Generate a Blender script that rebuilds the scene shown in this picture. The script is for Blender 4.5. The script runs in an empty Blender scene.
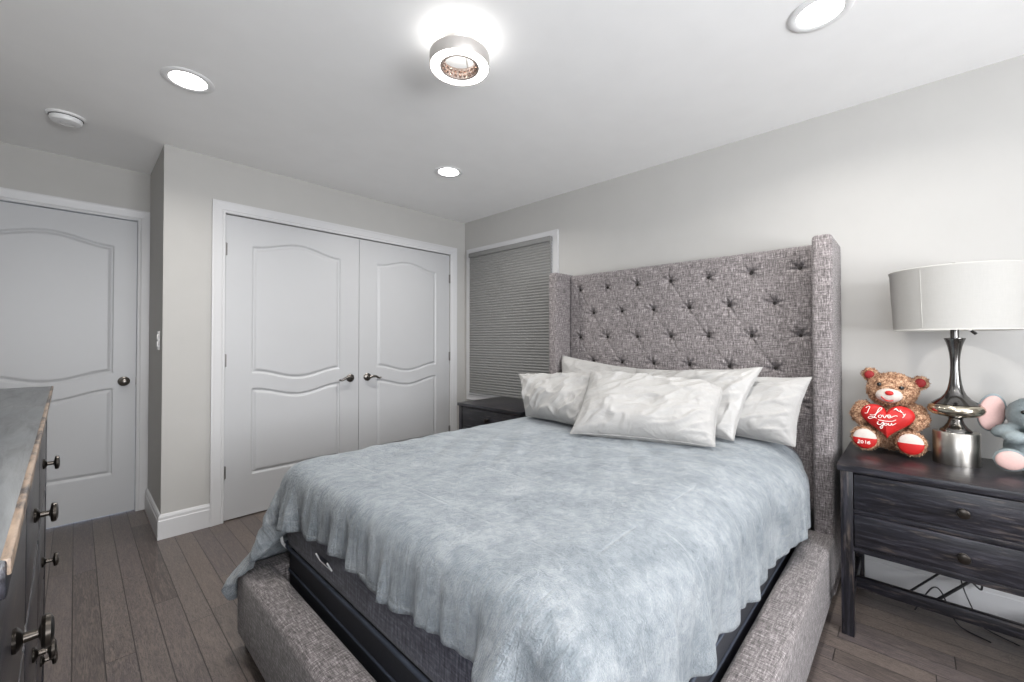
import bpy, bmesh, math, random, zlib, base64
import numpy as np
from mathutils import Vector, Matrix, noise
random.seed(7)
C = bpy.context.scene.collection
SC = bpy.context.scene
PI = math.pi
R = math.radians

# ------------------------------------------------------------------ camera, world, big lights, exposure
cam_d = bpy.data.cameras.new('camera'); cam = bpy.data.objects.new('camera', cam_d); C.objects.link(cam)
cam.location = (0, 0, 1.217)
cam.rotation_euler = (R(90.667), 0, R(43.678 - 90))
cam_d.sensor_width = 36; cam_d.lens = 14.687; cam_d.clip_start = .02
cam_d.shift_x = -.001; cam_d.shift_y = -.00476
SC.camera = cam

SC.view_settings.view_transform = 'Standard'; SC.view_settings.look = 'None'
SC.view_settings.gamma = 1; SC.view_settings.use_curve_mapping = False
SC.view_settings.exposure = 0.22

w = bpy.data.worlds.new('sky'); SC.world = w; w.use_nodes = True
wb = w.node_tree.nodes['Background']; wb.inputs[0].default_value = (.70, .80, 1, 1); wb.inputs[1].default_value = 2.0

def area(name, loc, rot, sx, sy, power, col=(1, 1, 1), shape='RECTANGLE'):
    l = bpy.data.lights.new(name, 'AREA'); l.shape = shape; l.size = sx
    if shape == 'RECTANGLE': l.size_y = sy
    l.energy = power; l.color = col
    o = bpy.data.objects.new(name, l); o.location = loc; o.rotation_euler = rot; C.objects.link(o)
    return o
# added fill lights outside the assumed, unseen south and west windows behind the camera
area('added_fill_south', (.50, -2.20, 1.38), (R(112), 0, 0), 1.9, 1.15, 110, (.985, .99, 1))
area('added_fill_west', (-.76, -.52, 1.38), (R(115), 0, R(-90)), 1.1, 1.15, 16, (.985, .99, 1))

# ------------------------------------------------------------------ node materials
def srgb(r, g, b):
    f = lambda c: (c/255/12.92) if c/255 <= .04045 else ((c/255+.055)/1.055)**2.4
    return (f(r), f(g), f(b), 1)

class NT:
    def __init__(s, name):
        s.m = bpy.data.materials.new(name); s.m.use_nodes = True
        s.t = s.m.node_tree; s.n = s.t.nodes; s.b = s.n['Principled BSDF']; s.m.diffuse_color = (.5, .5, .5, 1)
    def node(s, typ, **kw):
        n = s.n.new(typ)
        for k, v in kw.items():
            if k.startswith('i_'): n.inputs[int(k[2:]) if k[2:].isdigit() else k[2:].replace('_', ' ')].default_value = v
            else: setattr(n, k, v)
        return n
    def link(s, a, b): s.t.links.new(a, b)
    def coord(s, scale=(1, 1, 1), out='Object', rot=(0, 0, 0)):
        tc = s.node('ShaderNodeTexCoord'); mp = s.node('ShaderNodeMapping')
        mp.inputs['Scale'].default_value = scale; mp.inputs['Rotation'].default_value = rot
        s.link(tc.outputs[out], mp.inputs[0]); return mp.outputs[0]
    def noise(s, vec, scale, detail=4, rough=.55, dist=0):
        n = s.node('ShaderNodeTexNoise'); n.inputs['Scale'].default_value = scale; n.inputs['Detail'].default_value = detail
        n.inputs['Roughness'].default_value = rough; n.inputs['Distortion'].default_value = dist
        s.link(vec, n.inputs['Vector']); return n.outputs['Fac']
    def ramp(s, fac, stops):
        r = s.node('ShaderNodeValToRGB'); e = r.color_ramp.elements
        while len(e) < len(stops): e.new(.5)
        for el, (p, c) in zip(e, stops): el.position = p; el.color = c
        s.link(fac, r.inputs[0]); return r.outputs[0]
    def mix(s, fac, a, b, blend='MIX'):
        m = s.node('ShaderNodeMix', data_type='RGBA', blend_type=blend)
        for sock, v in ((m.inputs[0], fac), (m.inputs[6], a), (m.inputs[7], b)):
            if isinstance(v, (int, float, tuple)): sock.default_value = v
            else: s.link(v, sock)
        return m.outputs[2]
    def math(s, op, a, b=None, c=None):
        m = s.node('ShaderNodeMath', operation=op)
        for k, v in enumerate((a, b, c)):
            if v is None: continue
            if isinstance(v, (int, float)): m.inputs[k].default_value = v
            else: s.link(v, m.inputs[k])
        return m.outputs[0]
    def bump(s, h, strength=.3, dist=.002):
        b = s.node('ShaderNodeBump'); b.inputs['Strength'].default_value = strength; b.inputs['Distance'].default_value = dist
        s.link(h, b.inputs['Height']); s.link(b.outputs[0], s.b.inputs['Normal'])
    def base(s, v):
        if isinstance(v, tuple): s.b.inputs['Base Color'].default_value = v
        else: s.link(v, s.b.inputs['Base Color'])
    def p(s, **kw):
        for k, v in kw.items(): s.b.inputs[k.replace('_', ' ')].default_value = v

def g(v): return (v, v, v, 1)

def mat_paint(name, col, rough=.6, amt=.03, bs=.15, scale=180):
    t = NT(name); v = t.coord()
    f = t.noise(v, 6, 3); t.base(t.mix(f, tuple(c*(1-amt) for c in col[:3])+(1,), tuple(min(1, c*(1+amt)) for c in col[:3])+(1,)))
    t.bump(t.noise(v, scale, 3), bs, .001); t.p(Roughness=rough); return t.m

M = {}
M['wall'] = mat_paint('wall_paint', (.455, .447, .430, 1), .75)
M['ceiling'] = mat_paint('ceiling_paint', (.90, .898, .892, 1), .8)
M['trim'] = mat_paint('trim_paint', (.58, .58, .587, 1), .38, .015, .05)
M['door'] = mat_paint('door_paint', (.475, .48, .49, 1), .42, .015, .06)

def mat_simple(name, col, rough=.5, metal=0, amt=.08, scale=40, bs=.1, stretch=(1, 1, 1), **kw):
    t = NT(name); v = t.coord(stretch)
    f = t.noise(v, scale, 4)
    t.base(t.mix(f, tuple(c*(1-amt) for c in col[:3])+(1,), tuple(min(1, c*(1+amt)) for c in col[:3])+(1,)))
    if bs: t.bump(f, bs, .001)
    t.p(Roughness=rough, Metallic=metal, **kw); return t.m

def mat_floor():
    t = NT('dark_oak_planks')
    tc = t.node('ShaderNodeTexCoord'); sep = t.node('ShaderNodeSeparateXYZ'); t.link(tc.outputs['Object'], sep.inputs[0])
    pw = .087
    u = t.math('DIVIDE', sep.outputs[0], pw)
    row = t.math('FLOOR', u); fu = t.math('FRACT', u)
    wn = t.node('ShaderNodeTexWhiteNoise', noise_dimensions='1D'); t.link(row, wn.inputs['W'])
    off = t.math('MULTIPLY', wn.outputs[0], 7.3)
    vv = t.math('ADD', t.math('DIVIDE', sep.outputs[1], 1.15), off)
    seg = t.math('FLOOR', vv); fv = t.math('FRACT', vv)
    wn2 = t.node('ShaderNodeTexWhiteNoise', noise_dimensions='2D')
    cb = t.node('ShaderNodeCombineXYZ'); t.link(row, cb.inputs[0]); t.link(seg, cb.inputs[1]); t.link(cb.outputs[0], wn2.inputs['Vector'])
    # distance to the nearest joint
    eu = t.math('MULTIPLY', t.math('MINIMUM', fu, t.math('SUBTRACT', 1, fu)), pw)
    ev = t.math('MULTIPLY', t.math('MINIMUM', fv, t.math('SUBTRACT', 1, fv)), 1.15)
    e = t.math('MINIMUM', eu, ev)
    gap = t.math('SMOOTH_MIN', t.math('DIVIDE', e, .0026), 1.0, .3)
    # grain, shifted per board
    cb2 = t.node('ShaderNodeCombineXYZ')
    t.link(t.math('ADD', sep.outputs[0], t.math('MULTIPLY', wn2.outputs[0], 9)), cb2.inputs[0])
    t.link(t.math('MULTIPLY', sep.outputs[1], .09), cb2.inputs[1]); t.link(seg, cb2.inputs[2])
    gr = t.noise(cb2.outputs[0], 85, 6, .65, 1.6)
    fine = t.noise(cb2.outputs[0], 330, 3, .6)
    cb3 = t.node('ShaderNodeCombineXYZ')
    t.link(t.math('ADD', sep.outputs[0], t.math('MULTIPLY', wn2.outputs[0], 5)), cb3.inputs[0])
    t.link(t.math('MULTIPLY', sep.outputs[1], .35), cb3.inputs[1])
    wav = t.noise(cb3.outputs[0], 22, 3, .6, 2.5)
    rings = t.math('FRACT', t.math('MULTIPLY', wav, 9))
    rings = t.math('MULTIPLY', t.math('ABSOLUTE', t.math('SUBTRACT', rings, .5)), 2)
    board = t.ramp(wn2.outputs[0], [(0, srgb(78, 70, 68)), (.3, srgb(110, 101, 95)), (.6, srgb(92, 84, 85)), (1, srgb(122, 110, 100))])
    c = t.mix(t.math('MULTIPLY', rings, .62), board, srgb(56, 51, 51))
    c = t.mix(t.ramp(gr, [(.42, g(0)), (.66, g(.6))]), c, srgb(124, 113, 105))
    c = t.mix(t.ramp(fine, [(.48, g(0)), (.66, g(.45))]), c, srgb(54, 48, 47))
    c = t.mix(gap, srgb(22, 19, 18), c)
    t.base(c)
    h = t.math('ADD', t.math('MULTIPLY', gap, 1.0), t.math('MULTIPLY', gr, .25))
    t.bump(h, .45, .0015)
    t.link(t.ramp(gr, [(0, g(.30)), (1, g(.5))]), t.b.inputs['Roughness'])
    t.p(**{'Specular IOR Level': .45}); return t.m
M['floor'] = mat_floor()

def mat_linen(name, dark, mid, light, sc=1.0):
    # heathered woven upholstery: slubbed threads both ways
    t = NT(name)
    tc = t.node('ShaderNodeTexCoord')
    def th(s, k):
        mp = t.node('ShaderNodeMapping'); mp.inputs['Scale'].default_value = s; t.link(tc.outputs['UV'], mp.inputs[0])
        return t.noise(mp.outputs[0], k, 3, .6)
    a = th((.10*sc, 1*sc, 1), 190); b = th((1*sc, .10*sc, 1), 230); a2 = th((.16*sc, 1*sc, 1), 480); b2 = th((1*sc, .16*sc, 1), 480)
    s_ = t.math('ADD', t.math('MULTIPLY', a, .26), t.math('MULTIPLY', b, .34))
    s_ = t.math('ADD', s_, t.math('ADD', t.math('MULTIPLY', a2, .20), t.math('MULTIPLY', b2, .20)))
    t.base(t.ramp(s_, [(.385, dark), (.5, mid), (.615, light)]))
    t.bump(s_, .8, .0025); t.p(Roughness=.92); t.p(**{'Sheen Weight': .15}); return t.m
M['linen'] = mat_linen('heathered_linen', srgb(48, 45, 44), srgb(113, 107, 107), srgb(182, 175, 175))

def mat_darkwood(name, axis=1):
    t = NT(name)
    sc = [1, 1, 1]; sc[axis] = .07
    v = t.coord(tuple(sc)); a = t.noise(v, 85, 6, .7, .6)
    v2 = t.coord(tuple(x*1.0 for x in sc)); b = t.noise(v2, 210, 3, .6)
    sc3 = [1, 1, 1]; sc3[axis] = .12
    d = t.noise(t.coord(tuple(sc3)), 70, 5, .7)
    c = t.ramp(a, [(.36, srgb(12, 12, 16)), (.52, srgb(26, 26, 33)), (.68, srgb(58, 57, 64))])
    c = t.mix(t.ramp(b, [(.52, g(0)), (.72, g(.6))]), c, srgb(22, 20, 22))
    c = t.mix(t.ramp(d, [(.55, g(0)), (.70, g(.5))]), c, srgb(112, 100, 92))
    t.base(c); t.bump(t.math('ADD', a, t.math('MULTIPLY', b, .6)), .35, .002)
    t.p(Roughness=.30); return t.m
M['wood_y'] = mat_darkwood('distressed_black_wood_across', 1)
M['wood_z'] = mat_darkwood('distressed_black_wood_upright', 2)
def mat_dresser_top():
    t = NT('weathered_dresser_top')  # weathered grey, with a mottled reflection painted into the top's colour
    a = t.noise(t.coord((1, .12, 1)), 60, 6, .7, .8); b = t.noise(t.coord((1, .5, 1)), 14, 4, .6)
    c = t.ramp(a, [(.35, srgb(52, 54, 57)), (.6, srgb(88, 91, 93))]); c = t.mix(t.ramp(b, [(.4, g(0)), (.7, g(.5))]), c, srgb(74, 80, 84))
    t.base(c); t.bump(a, .3, .001); t.p(Roughness=.4); return t.m
M['dresser_top'] = mat_dresser_top()
def mat_worn():
    t = NT('worn_wood_edge'); a = t.noise(t.coord((1, .22, 1)), 45, 5, .7, .5)
    t.base(t.ramp(a, [(.40, srgb(44, 42, 44)), (.50, srgb(120, 104, 90)), (.66, srgb(150, 131, 113))])); t.p(Roughness=.5); return t.m
M['worn_edge'] = mat_worn()
M['black_metal'] = mat_simple('dark_bronze_metal', srgb(66, 62, 58), .28, .95, .2, 30, 0)
M['nickel'] = mat_simple('brushed_nickel', (.42, .40, .37, 1), .30, 1, .12, 30, .02, (1, 1, 25))
M['aged_nickel'] = mat_simple('aged_nickel', (.20, .185, .17, 1), .28, 1, .15, 30, 0)
M['chrome'] = mat_simple('smoked_chrome', (.16, .155, .15, 1), .16, 1, .1, 8, 0)
M['gold'] = mat_simple('champagne_metal', (.52, .47, .38, 1), .18, 1, .15, 14, 0)
M['hinge'] = mat_simple('hinge_metal', (.25, .24, .23, 1), .35, .9, .1, 30, 0)
M['plastic'] = mat_simple('white_plastic', (.78, .78, .78, 1), .35, 0, .01, 20, 0)
M['dark_plastic'] = mat_simple('black_plastic', (.012, .012, .014, 1), .45, 0, .1, 20, 0)
M['charcoal'] = mat_linen('charcoal_ticking', srgb(36, 36, 43), srgb(76, 76, 88), srgb(128, 128, 140), .7)
M['black_fabric'] = mat_simple('black_base_fabric', srgb(48, 49, 54), .6, 0, .3, 120, .3)
M['piping'] = mat_simple('dark_piping', srgb(72, 78, 90), .8, 0, .2, 200, .3)
M['button'] = mat_simple('covered_button_fabric', srgb(48, 44, 42), .85, 0, .35, 260, .4)
M['dark'] = mat_simple('dark_void_paint', (.03, .03, .03, 1), .9, 0, .1, 10, 0)

def mat_pillow(name, col, rough=.8, sheen=.1, metallic=0):
    t = NT(name); v = t.coord()
    a = t.noise(v, 10, 4, .6, .8); w_ = t.noise(t.coord((1, 1, 1)), 420, 2)
    t.base(t.mix(a, tuple(c*.95 for c in col[:3])+(1,), col))
    t.bump(t.math('ADD', t.math('MULTIPLY', a, 6), t.math('MULTIPLY', w_, .15)), .5, .003)
    t.p(Roughness=rough); t.p(**{'Sheen Weight': sheen}); return t.m
M['cotton'] = mat_pillow('white_cotton', (.38, .373, .362, 1))
M['satin'] = mat_pillow('white_satin', (.38, .373, .362, 1), .36)

def mat_blanket():
    t = NT('grey_plush_blanket')
    tc = t.node('ShaderNodeTexCoord'); sep = t.node('ShaderNodeSeparateXYZ'); t.link(tc.outputs['UV'], sep.inputs[0])
    def grid(src, o):
        q = t.math('DIVIDE', t.math('SUBTRACT', src, o), .32)
        f = t.math('ABSOLUTE', t.math('SUBTRACT', t.math('FRACT', t.math('ADD', q, .5)), .5))
        return t.math('MULTIPLY', f, .32)
    ex = grid(sep.outputs[0], .78); ey = grid(sep.outputs[1], .55)
    cr = t.math('MINIMUM', ex, ey)
    mp = t.node('ShaderNodeMapping'); t.link(tc.outputs['UV'], mp.inputs[0]); v = mp.outputs[0]
    mk = t.noise(v, 5, 3, .6)
    crease = t.math('SUBTRACT', 1, t.math('MINIMUM', t.math('DIVIDE', cr, .0055), 1))
    crease = t.math('MULTIPLY', crease, t.ramp(mk, [(.44, g(.08)), (.60, g(1))]))
    nap = t.noise(v, 7, 5, .65, .6)
    nap2 = t.noise(v, 38, 5, .7, .4)
    fur = t.noise(v, 260, 3, .7)
    mp2 = t.node('ShaderNodeMapping'); mp2.inputs['Scale'].default_value = (1, .16, 1); t.link(tc.outputs['UV'], mp2.inputs[0])
    st = t.noise(mp2.outputs[0], 55, 4, .6, .5)
    f = t.math('ADD', t.math('MULTIPLY', nap, .40), t.math('ADD', t.math('MULTIPLY', nap2, .38), t.math('MULTIPLY', fur, .22)))
    c = t.ramp(f, [(.36, srgb(90, 99, 105)), (.50, srgb(125, 132, 137)), (.64, srgb(158, 162, 165))])
    c = t.mix(t.ramp(st, [(.6, g(0)), (.8, g(.3))]), c, srgb(172, 176, 180))
    c = t.mix(t.math('MULTIPLY', crease, .20), c, srgb(182, 184, 186))
    t.base(c)
    mp3 = t.node('ShaderNodeMapping'); mp3.inputs['Scale'].default_value = (.13, 1, 1); t.link(tc.outputs['UV'], mp3.inputs[0])
    st2 = t.noise(mp3.outputs[0], 75, 4, .65, .4)
    edge = t.math('SUBTRACT', 1, t.math('MINIMUM', t.math('MAXIMUM', t.math('MULTIPLY', t.math('SUBTRACT', sep.outputs[0], .56), 7), 0), 1))
    h = t.math('ADD', t.math('ADD', t.math('MULTIPLY', nap2, 2.4), t.math('MULTIPLY', fur, 1.1)), t.math('MULTIPLY', crease, -.7))
    h = t.math('ADD', h, t.math('MULTIPLY', t.math('MULTIPLY', st2, edge), 4.5))
    t.bump(h, .85, .0045)
    t.p(Roughness=.85); t.p(**{'Sheen Weight': .40, 'Sheen Roughness': .40}); t.b.inputs['Sheen Tint'].default_value = (.9, .95, 1, 1)
    return t.m
M['blanket'] = mat_blanket()

def mat_emit(name, col, s):
    t = NT(name); t.p(**{'Emission Strength': s}); t.b.inputs['Emission Color'].default_value = col; t.base(g(.8)); return t.m
M['lens_light'] = mat_emit('lit_lens', (1, .98, .95, 1), 14)
M['ring_light'] = mat_emit('lit_ring_diffuser', (1, .985, .96, 1), 9)
M['ring_up'] = mat_emit('lit_ring_upper_diffuser', (1, .985, .96, 1), 5)

def mat_shade_cell():
    t = NT('cellular_shade_fabric'); f = t.noise(t.coord((1, 1, 1)), 320, 2)
    t.base(t.mix(f, srgb(106, 106, 105), srgb(146, 146, 144))); t.p(Roughness=.9); return t.m
M['cell'] = mat_shade_cell()
def mat_glass():
    t = NT('window_glass'); t.base((.9, .95, 1, 1)); t.p(Roughness=.02, **{'Transmission Weight': 1.0, 'IOR': 1.45}); return t.m
M['glass'] = mat_glass()
def mat_lampshade():
    t = NT('lamp_shade_linen'); a = t.noise(t.coord((1, 1, .05)), 400, 2); b = t.noise(t.coord((.05, .05, 1)), 500, 2)
    f = t.math('ADD', t.math('MULTIPLY', a, .5), t.math('MULTIPLY', b, .5))
    t.base(t.mix(f, (.42, .41, .385, 1), (.50, .49, .465, 1))); t.bump(f, .3, .001); t.p(Roughness=.85); return t.m
M['shade'] = mat_lampshade()
def mat_fur():
    t = NT('brown_teddy_fur'); v = t.coord(); a = t.noise(v, 60, 4, .7); b = t.noise(v, 180, 3, .6)
    f = t.math('ADD', t.math('MULTIPLY', a, .5), t.math('MULTIPLY', b, .5))
    t.base(t.ramp(f, [(.36, srgb(82, 56, 42)), (.48, srgb(156, 116, 88)), (.60, srgb(220, 184, 152))])); t.bump(f, .5, .004); t.p(Roughness=.9); return t.m
M['fur'] = mat_fur()
M['red'] = mat_simple('red_plush', (.50, .010, .009, 1), .55, 0, .25, 60, .2)
M['dark_red'] = mat_simple('dark_red_plush', (.26, .010, .012, 1), .7, 0, .3, 80, .2)
M['cream'] = mat_simple('cream_plush', (.60, .54, .49, 1), .85, 0, .08, 120, .3)
M['white_thread'] = mat_simple('white_thread', (.85, .80, .74, 1), .6, 0, .02, 100, 0)
M['eye'] = mat_simple('black_eye', (.01, .01, .01, 1), .12, 0, .1, 10, 0)
M['elephant'] = mat_simple('grey_blue_plush', srgb(138, 148, 150), .9, 0, .18, 130, .5)
M['pink'] = mat_simple('pink_plush', srgb(206, 172, 166), .9, 0, .10, 150, .4)
M['crystal'] = mat_simple('rose_crystal', (.75, .62, .55, 1), .08, .85, .3, 60, 0)
M['ringband'] = mat_simple('satin_ring_metal', (.60, .57, .54, 1), .35, .6, .04, 20, 0)

# ------------------------------------------------------------------ mesh helpers
def tag(o, label=None, cat=None, group=None, kind=None):
    for k, v in (('label', label), ('category', cat), ('group', group), ('kind', kind)):
        if v: o[k] = v
    return o
def empty(name, loc, rz=0, **kw):
    o = bpy.data.objects.new(name, None); C.objects.link(o); o.location = loc; o.rotation_euler = (0, 0, rz)
    o.empty_display_size = .1; return tag(o, **kw)
def link(name, me, mat, parent=None, smooth=True, auto=None):
    if isinstance(me, bmesh.types.BMesh):
        bm = me; me = bpy.data.meshes.new(name); bmesh.ops.recalc_face_normals(bm, faces=bm.faces[:]); bm.to_mesh(me); bm.free()
    for m in (mat if isinstance(mat, (list, tuple)) else [mat]): me.materials.append(m)
    o = bpy.data.objects.new(name, me); C.objects.link(o)
    if parent: o.parent = parent
    if smooth:
        me.shade_smooth()
        if auto is not False:
            try: me.set_sharp_from_angle(angle=R(auto or 38))
            except Exception: pass
    return o
def box(bm, x0, x1, y0, y1, z0, z1, bev=0, seg=2, mat=0):
    t = bmesh.new(); bmesh.ops.create_cube(t, size=1)
    for v in t.verts: v.co = Vector(((x0+x1)/2+v.co.x*(x1-x0), (y0+y1)/2+v.co.y*(y1-y0), (z0+z1)/2+v.co.z*(z1-z0)))
    if bev: bmesh.ops.bevel(t, geom=t.edges[:], offset=bev, segments=seg, profile=.5, affect='EDGES')
    for f in t.faces: f.material_index = mat
    merge(bm, t); return bm
def merge(bm, t):
    me = bpy.data.meshes.new('tmp'); t.to_mesh(me); t.free(); bm.from_mesh(me); bpy.data.meshes.remove(me)
def bx(*a, **k): return box(bmesh.new(), *a, **k)
def lathe(bm, prof, c=(0, 0, 0), n=48, mat=0, axis='Z'):
    rings = []
    for r, z in prof:
        ring = []
        for k in range(n):
            a = 2*PI*k/n; p = (r*math.cos(a), r*math.sin(a), z)
            if axis == 'X': p = (p[2], p[0], p[1])
            if axis == 'Y': p = (p[0], p[2], p[1])
            ring.append(bm.verts.new(Vector(p)+Vector(c)))
        rings.append(ring)
    for a, b in zip(rings, rings[1:]):
        for k in range(n):
            f = bm.faces.new((a[k], a[(k+1) % n], b[(k+1) % n], b[k])); f.material_index = mat
    if prof[0][0] > 1e-5:
        f = bm.faces.new(rings[0][::-1]); f.material_index = mat
    if prof[-1][0] > 1e-5:
        f = bm.faces.new(rings[-1]); f.material_index = mat
    bmesh.ops.remove_doubles(bm, verts=bm.verts[:], dist=1e-6)
    return bm
def lathe_open(prof, n=64):   # closed loop profile (shell)
    bm = bmesh.new(); rings = []
    for r, z in prof: rings.append([bm.verts.new((r*math.cos(2*PI*k/n), r*math.sin(2*PI*k/n), z)) for k in range(n)])
    rings.append(rings[0])
    for a, b in zip(rings, rings[1:]):
        for k in range(n): bm.faces.new((a[k], a[(k+1) % n], b[(k+1) % n], b[k]))
    return bm
def tube(bm, pts, r, n=10, mat=0):
    pts = [Vector(p) for p in pts]; rings = []; up = None
    for i, p in enumerate(pts):
        d = (pts[min(i+1, len(pts)-1)]-pts[max(i-1, 0)]).normalized()
        if up is None: up = d.orthogonal().normalized()
        up = (up-d*up.dot(d)).normalized(); sd = d.cross(up)
        rr = r[i] if isinstance(r, (list, tuple)) else r
        rings.append([bm.verts.new(p+(up*math.cos(2*PI*k/n)+sd*math.sin(2*PI*k/n))*rr) for k in range(n)])
    for a, b in zip(rings, rings[1:]):
        for k in range(n):
            f = bm.faces.new((a[k], a[(k+1) % n], b[(k+1) % n], b[k])); f.material_index = mat
    for rg in (rings[0][::-1], rings[-1]):
        f = bm.faces.new(rg); f.material_index = mat
    return bm
def smooth_path(pts, n=8):
    pts = [Vector(p) for p in pts]; out = []
    for i in range(len(pts)-1):
        p0, p1, p2, p3 = pts[max(i-1, 0)], pts[i], pts[i+1], pts[min(i+2, len(pts)-1)]
        for k in range(n):
            t = k/n
            out.append(.5*((2*p1)+(-p0+p2)*t+(2*p0-5*p1+4*p2-p3)*t*t+(-p0+3*p1-3*p2+p3)*t**3))
    out.append(pts[-1]); return out
def ball(bm, c, r, rot=None, sub=3, mat=0):
    t = bmesh.new(); bmesh.ops.create_icosphere(t, subdivisions=sub, radius=1)
    m = Matrix.Translation(c) @ (rot or Matrix.Identity(4)) @ Matrix.Diagonal((r[0], r[1], r[2], 1))
    for v in t.verts: v.co = m @ v.co
    for f in t.faces: f.material_index = mat; f.smooth = True
    merge(bm, t); return bm
def box_uv(me, s=1.0):   # metric UVs by dominant normal, so that the weave runs along the piece
    uv = me.uv_layers.new(name='UVMap')
    for p in me.polygons:
        n = p.normal; a = max(range(3), key=lambda i: abs(n[i]))
        for li in p.loop_indices:
            c = me.vertices[me.loops[li].vertex_index].co
            q = (c.y, c.z) if a == 0 else (c.x, c.z) if a == 1 else (c.x, c.y)
            uv.data[li].uv = (q[0]*s, q[1]*s)

# ------------------------------------------------------------------ the room (metres; +x to headboard wall, +y to closet wall)
XE, YC, YA, XC, XW, YS, H = 2.786, 3.351, 4.038, .371, -.64, -2.10, 2.44
DT = 2.075          # door head height
def struct(name, bm, mat, **k):
    o = link(name, bm, mat, **k); o['kind'] = 'structure'; return o
struct('floor', bx(XW-.1, XE+.1, YS-.1, YA+.1, -.1, 0), M['floor'], smooth=False)
struct('ceiling', bx(XW-.1, XE+.1, YS-.1, YA+.1, H, H+.1), M['ceiling'], smooth=False)
WY0, WY1, WZ0, WZ1 = 2.205, 3.225, .70, 2.075     # window opening in the headboard wall
b = bx(XE, XE+.15, YS-.1, WY0, 0, H); box(b, XE, XE+.15, WY1, YA+.1, 0, H); box(b, XE, XE+.15, WY0, WY1, 0, WZ0); box(b, XE, XE+.15, WY0, WY1, WZ1, H)
struct('wall_east', b, M['wall'], smooth=False)
CX0, CX1 = .694, 2.592
b = bx(XC, CX0, YC, YA, 0, H); box(b, CX1, XE, YC, YA, 0, H); box(b, CX0, CX1, YC, YC+.12, DT+.006, H)
struct('wall_closet', b, M['wall'], smooth=False)
AX0, AX1 = -.558, .304
b = bx(XW-.1, AX0, YA, YA+.12, 0, H); box(b, AX1, XE+.1, YA, YA+.12, 0, H); box(b, AX0, AX1, YA, YA+.12, DT+.006, H)
struct('wall_north', b, M['wall'], smooth=False)
b = bx(XW-.1, XW, YS-.1, -.97, 0, H); box(b, XW-.1, XW, .13, YA+.1, 0, H); box(b, XW-.1, XW, -.97, .13, 0, .8); box(b, XW-.1, XW, -.97, .13, 2.05, H)
struct('wall_west', b, M['wall'], smooth=False)
b = bx(XW-.1, -.5, YS-.1, YS, 0, H); box(b, 1.5, XE+.1, YS-.1, YS, 0, H); box(b, -.5, 1.5, YS-.1, YS, 0, .8); box(b, -.5, 1.5, YS-.1, YS, 2.05, H)
struct('wall_south', b, M['wall'], smooth=False)

# baseboards
BP = [(0, 0), (.016, 0), (.016, .112), (.0125, .118), (.0125, .133), (.007, .146), (0, .150)]
def baseboard(name, path):        # path: plan points; board stands to the left of the walking direction
    bm = bmesh.new(); P = [Vector((x, y)) for x, y in path]; rows = []
    for i, p in enumerate(P):
        ns = []
        if i > 0: d = (P[i]-P[i-1]).normalized(); ns.append(Vector((-d.y, d.x)))
        if i < len(P)-1: d = (P[i+1]-P[i]).normalized(); ns.append(Vector((-d.y, d.x)))
        n = sum(ns, Vector((0, 0)));  n = n/(n.length_squared)*len(ns) if len(ns) == 1 else n/ (n.length_squared/2)
        rows.append([bm.verts.new((p.x+n.x*o, p.y+n.y*o, z)) for o, z in BP])
    for a, c in zip(rows, rows[1:]):
        for k in range(len(BP)): bm.faces.new((a[k], a[(k+1) % len(BP)], c[(k+1) % len(BP)], c[k]))
    bm.faces.new(rows[0]); bm.faces.new(rows[-1][::-1])
    return struct(name, bm, M['trim'], smooth=False)
baseboard('baseboard_closet', [(.615, YC), (XC, YC), (XC, YA-.02)][::-1] if False else [(.618, YC), (XC, YC), (XC, YA-.019)][::1])
baseboard('baseboard_east', [(XE, YS), (XE, YC)])
baseboard('baseboard_corner', [(XE, YC), (2.668, YC)])
baseboard('baseboard_west', [(XW, YA-.001), (XW, YS)])
baseboard('baseboard_south', [(XW, YS), (XE, YS)])

# door and window casings: a moulded profile swept round the opening with mitred corners
CP = [(0, 0), (0, .011), (.004, .015), (.012, .015), (.016, .012), (.022, .015), (.058, .018), (.066, .020), (.076, .020), (.076, 0)]
def casing(name, a0, a1, z0, z1, to_world, closed=False):
    bm = bmesh.new(); st = []
    cs = [(a0, z0, -1, 0), (a0, z1, -1, 1), (a1, z1, 1, 1), (a1, z0, 1, 0)]
    if closed: cs = [(a0, z0, -1, -1), (a0, z1, -1, 1), (a1, z1, 1, 1), (a1, z0, 1, -1)]
    for a, z, sa, sz in cs: st.append([bm.verts.new(to_world(a+sa*o, z+sz*o, pr)) for o, pr in CP])
    n = len(CP); prs = list(zip(st, st[1:])) + ([(st[-1], st[0])] if closed else [])
    for p, q in prs:
        for k in range(n): bm.faces.new((p[k], p[(k+1) % n], q[(k+1) % n], q[k]))
    if not closed: bm.faces.new(st[0]); bm.faces.new(st[-1][::-1])
    return struct(name, bm, M['trim'], smooth=False)
casing('trim_1', CX0, CX1, 0, DT+.006, lambda a, z, p: (a, YC-p, z))
casing('trim_2', AX0, min(AX1, .304), 0, DT+.006, lambda a, z, p: (min(a, XC-.001), YA-p, z))
casing('trim_3', WY0, WY1, .70, WZ1, lambda a, z, p: (XE-p, a, z), closed=True)
casing('trim_4', -.5, 1.5, .8, 2.05, lambda a, z, p: (a, YS+p, z), closed=True)  # casing of the added south window, out of view
casing('trim_5', -.97, .13, .8, 2.05, lambda a, z, p: (XW+p, a, z), closed=True)  # casing of the added west window, out of view

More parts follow.
